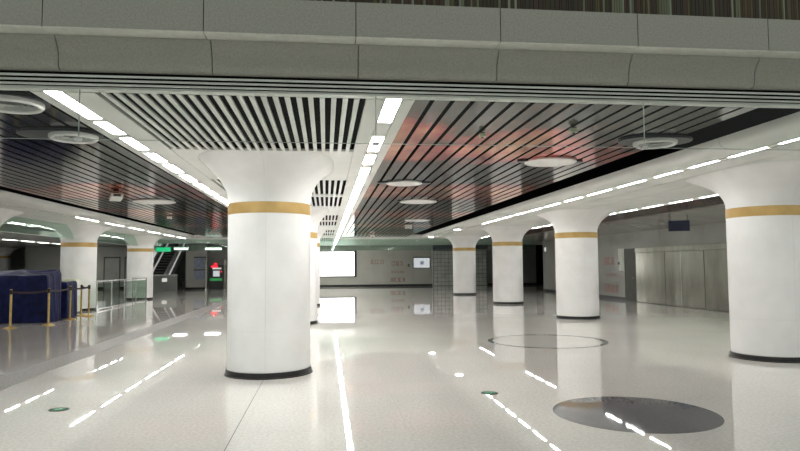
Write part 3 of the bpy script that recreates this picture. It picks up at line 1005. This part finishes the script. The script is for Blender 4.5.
t = thing('exit_sign', 'green illuminated exit sign hanging before the escalator', 'sign', (-9.6, 39.5, 2.5))
part('face', MB().box(-0.42, 0.42, -0.05, 0.05, 0.02, 0.27), 'green_led', t)
part('frame', MB().box(-0.45, -0.42, -0.06, 0.06, 0, 0.29).box(0.42, 0.45, -0.06, 0.06, 0, 0.29).box(-0.42, 0.42, -0.06, 0.06, 0.27, 0.29).box(-0.42, 0.42, -0.06, 0.06, 0, 0.02), 'dark_grey', t)
part('hanger', MB().bar((-0.3, 0, 0.29), (-0.3, 0, 0.65), 0.02), 'dark_grey', t)
part('hanger', MB().bar((0.3, 0, 0.29), (0.3, 0, 0.65), 0.02), 'dark_grey', t)

tl = thing('wall_left_end', 'grey wall far behind the glass railing', 'wall', (0, 50.5, 0), kind='structure')
part('wall_panel', MB().box(-22.0, -13.2, 0, 0.2, 0, 3.3), 'wall_pale', tl)
part('skirting', MB().box(-22.0, -13.2, -0.02, 0, 0, 0.15), 'black_base', tl)
for k, x in enumerate((-16.6, -15.1)):
    d = thing('door_%d' % (k + 2), ('left' if k == 0 else 'right') + ' pale door in the grey wall behind the glass railing', 'door', (x, 50.5, 0), kind='structure')
    part('door_leaf', MB().box(0.08, 1.12, -0.04, 0, 0, 2.3), 'wall_pale', d)
    part('door_frame', MB().box(0, 0.08, -0.08, 0, 0, 2.4).box(1.12, 1.2, -0.08, 0, 0, 2.4).box(0.08, 1.12, -0.08, 0, 2.3, 2.4), 'door_dark', d)
    part('handle', MB().bar((0.95, -0.07, 0.95), (0.95, -0.07, 1.25), 0.03), 'chrome', d)
tag(part('wall_left_far', MB().box(-42, -22, 58, 58.2, 0, 3.3).box(-22.2, -22, 50.5, 58, 0, 3.3), 'wall_pale'), 'dark distant wall at the far left', 'wall', kind='structure')
tag(part('wall_escalator_back', MB().box(-13.2, -7, 57, 57.2, 0, 6), 'wall_dark'), 'dark wall high behind the escalator', 'wall', kind='structure')
tag(part('wall_left', MB().box(-40.2, -40, 5.95, 60, 0, 3.3), 'wall_dark'), 'dark wall on the far left side', 'wall', kind='structure')

# ------------------------------------------------------------------ tarpaulin boxes, cabinet, barrier, railing
def tarp_mesh(w, d, h, seed, hump=0.0):
    """cloth draped over a crate: rounded top, vertical folds that deepen to the hem"""
    rnd = random.Random(seed)
    s = MB()
    per = []
    n = 22
    for (ax, ay, bx, by) in ((-w / 2, -d / 2, w / 2, -d / 2), (w / 2, -d / 2, w / 2, d / 2), (w / 2, d / 2, -w / 2, d / 2), (-w / 2, d / 2, -w / 2, -d / 2)):
        for k in range(n):
            t_ = k / n
            per.append((ax + (bx - ax) * t_, ay + (by - ay) * t_))
    ph = [rnd.uniform(0, 6.28) for _ in range(6)]
    rows = [0.01, 0.12, 0.3, 0.5, 0.7, 0.85, 0.94, 0.985, 1.0]
    m_ = len(per)
    for rz in rows:
        low = 1 - rz
        for k, (x, y) in enumerate(per):
            u = k / m_ * 2 * pi
            fold = 0.020 * sin(11 * u + ph[0]) + 0.014 * sin(23 * u + ph[1] + 2 * rz) + 0.02 * sin(5 * u + ph[2] - 2.5 * rz)
            q = 1 + (0.02 + 0.05 * low ** 1.5) + fold * (0.35 + 1.1 * low)
            if rz > 0.93:
                q *= 1 - (rz - 0.93) * 0.9
            zz = h * rz
            if rz > 0.8:
                zz += hump * max(0, (y / d + 0.5)) * (rz - 0.8) / 0.2 + 0.012 * sin(7 * u + ph[3])
            s.v.append((x * q, y * q, zz))
    for j in range(len(rows) - 1):
        for k in range(m_):
            k2 = (k + 1) % m_
            s.f.append((j * m_ + k, j * m_ + k2, (j + 1) * m_ + k2, (j + 1) * m_ + k))
    base = (len(rows) - 1) * m_
    prev = [base + k for k in range(m_)]
    for f_ in (0.7, 0.4, 0.12):
        cur = []
        for k in range(m_):
            x, y, z = s.v[base + k]
            cur.append(len(s.v))
            s.v.append((x * f_, y * f_, h * 1.0 + hump * max(0, (y * f_ / d + 0.5)) + 0.02 * sin(9 * x + ph[4]) + 0.018 * sin(8 * y + ph[5])))
        for k in range(m_):
            k2 = (k + 1) % m_
            s.f.append((prev[k], prev[k2], cur[k2], cur[k]))
        prev = cur
    s.f.append(tuple(prev))
    return s


def strap(s, w, d, h):
    return s


ta = thing('tarpaulin_crate', 'large crate under a crumpled dark blue tarpaulin behind brass posts', 'covered crate', (-8.92, 20.3, 0))
part('cover', tarp_mesh(1.66, 1.0, 1.38, 3, 0.16), 'tarp', ta, smooth=True)
part('crate', MB().box(-0.74, 0.74, -0.42, 0.42, 0.05, 1.28), 'joint_dark', ta)
part('foot', MB().box(-0.72, -0.6, -0.4, 0.4, 0, 0.05), 'joint_dark', ta)
part('foot', MB().box(0.6, 0.72, -0.4, 0.4, 0, 0.05), 'joint_dark', ta)
tb2 = thing('tarpaulin_crate', 'smaller blue covered crate between the big one and the pale cabinet', 'covered crate', (-8.64, 21.8, 0))
part('cover', tarp_mesh(1.0, 0.85, 1.13, 8, 0.03), 'tarp', tb2, smooth=True)
part('crate', MB().box(-0.45, 0.45, -0.36, 0.36, 0.0, 1.06), 'joint_dark', tb2)

t = thing('metal_cabinet', 'pale cream green metal cabinet beside the blue covered crates', 'cabinet', (-9.02, 23.75, 0))
part('body', MB().box(-0.35, 0.35, -0.3, 0.4, 0.06, 1.2), 'cream_metal', t, bevel=0.01)
part('door', MB().box(-0.33, 0.33, -0.325, -0.3, 0.62, 1.16), 'cream_metal', t)
part('door', MB().box(-0.33, 0.33, -0.325, -0.3, 0.10, 0.60), 'cream_metal', t)
part('side_panel', MB().box(0.35, 0.365, -0.26, 0.36, 0.62, 1.16), 'paper', t)
part('plinth', MB().box(-0.33, 0.33, -0.28, 0.38, 0, 0.06), 'dark_grey', t)

posts = [(-8.33, 18.2, 'leftmost brass barrier post before the big blue crate'),
         (-7.70, 19.0, 'brass barrier post at the right corner of the big blue crate'),
         (-7.88, 21.0, 'brass barrier post before the smaller blue crate'),
         (-8.20, 22.8, 'brass barrier post before the pale cabinet'),
         (-7.76, 22.25, 'rightmost brass barrier post beside the white column')]
pp = None
for i, (x, y, l) in enumerate(posts):
    if pp is None:
        pp = thing('barrier_post', l, 'barrier post', (x, y, 0), group='brass barrier posts')
        part('base', MB().lathe([(0.0001, 0.0), (0.17, 0.0), (0.17, 0.015), (0.12, 0.035), (0.04, 0.05), (0.03, 0.06)], 32), 'brass', pp, smooth=True)
        part('pole', MB().cyl(0.028, 0.05, 0.95, 20), 'brass', pp, smooth=True)
        part('belt_head', MB().cyl(0.036, 0.90, 1.02, 20), 'belt', pp, smooth=True)
        part('cap', MB().lathe([(0.036, 1.02), (0.03, 1.035), (0.0001, 1.04)], 20), 'brass', pp, smooth=True)
    else:
        o = copy_tree(pp)
        o.location = (x, y, 0)
        o['label'] = l
for i, (a, c, l) in enumerate(((0, 1, 'dark barrier belt across the front of the big blue crate'), (1, 2, 'dark barrier belt running past the smaller blue crate'),
                               (2, 4, 'dark barrier belt leading to the rightmost brass post'), (4, 3, 'short dark barrier belt before the pale cabinet'))):
    p, q = posts[a], posts[c]
    tt = thing('barrier_belt', l, 'barrier belt', (p[0], p[1], 0.96), group='barrier belts')
    s = MB()
    n = 8
    dx, dyy = q[0] - p[0], q[1] - p[1]
    pr = None
    for k in range(n + 1):
        f_ = 0.04 / math.hypot(dx, dyy) + (1 - 0.08 / math.hypot(dx, dyy)) * k / n
        cur = (dx * f_, dyy * f_, -0.03 * sin(pi * k / n))
        if pr:
            s.bar(pr, cur, 0.006, 0.055)
        pr = cur
    part('webbing', s, 'belt', tt)
    part('clip', MB().box(-0.02, 0.02, -0.02, 0.02, -0.035, 0.035), 'dark_grey', tt, (dx * (1 - 0.075 / math.hypot(dx, dyy)), dyy * (1 - 0.075 / math.hypot(dx, dyy)), 0))

t = thing('glass_railing', 'glass railing with steel posts between the left columns', 'railing', (-8.42, 24.9, 0))
LR, n = 6.9, 4
ang = math.atan2(-0.09, LR)
for k in range(n + 1):
    y = LR * k / n
    x = -0.013 * y
    pst = part('post', MB().box(-0.022, 0.022, -0.022, 0.022, 0, 1.08), 'chrome', t, (x, y, 0))
    part('foot_plate', MB().box(-0.06, 0.06, -0.06, 0.06, 0, 0.015), 'chrome', pst)
    if k < n:
        y2 = LR * (k + 1) / n
        part('glass_pane', MB().box(-0.006, 0.006, 0.05, y2 - y - 0.05, 0.08, 1.0), 'glass_rail', t, (x, y, 0), -ang * 0 + 0.013)
part('handrail', MB().bar((0, -0.05, 1.09), (-0.013 * LR, LR + 0.05, 1.09), 0.06, 0.04), 'chrome', t)
part('bottom_rail', MB().bar((0, 0, 0.06), (-0.013 * LR, LR, 0.06), 0.03, 0.03), 'chrome', t)
t = thing('glass_railing', 'short glass railing crossing in front of the left column foot', 'railing', (-8.5, 31.92, 0))
for k in range(2):
    part('post', MB().box(-0.022, 0.022, -0.022, 0.022, 0, 1.08), 'chrome', t, (-0.05 - 0.6 * k, 0.0, 0))
part('glass_pane', MB().box(-0.6, -0.1, -0.006, 0.006, 0.08, 1.0), 'glass_rail', t)
part('handrail', MB().box(-0.7, 0.0, -0.02, 0.02, 1.07, 1.11), 'chrome', t)
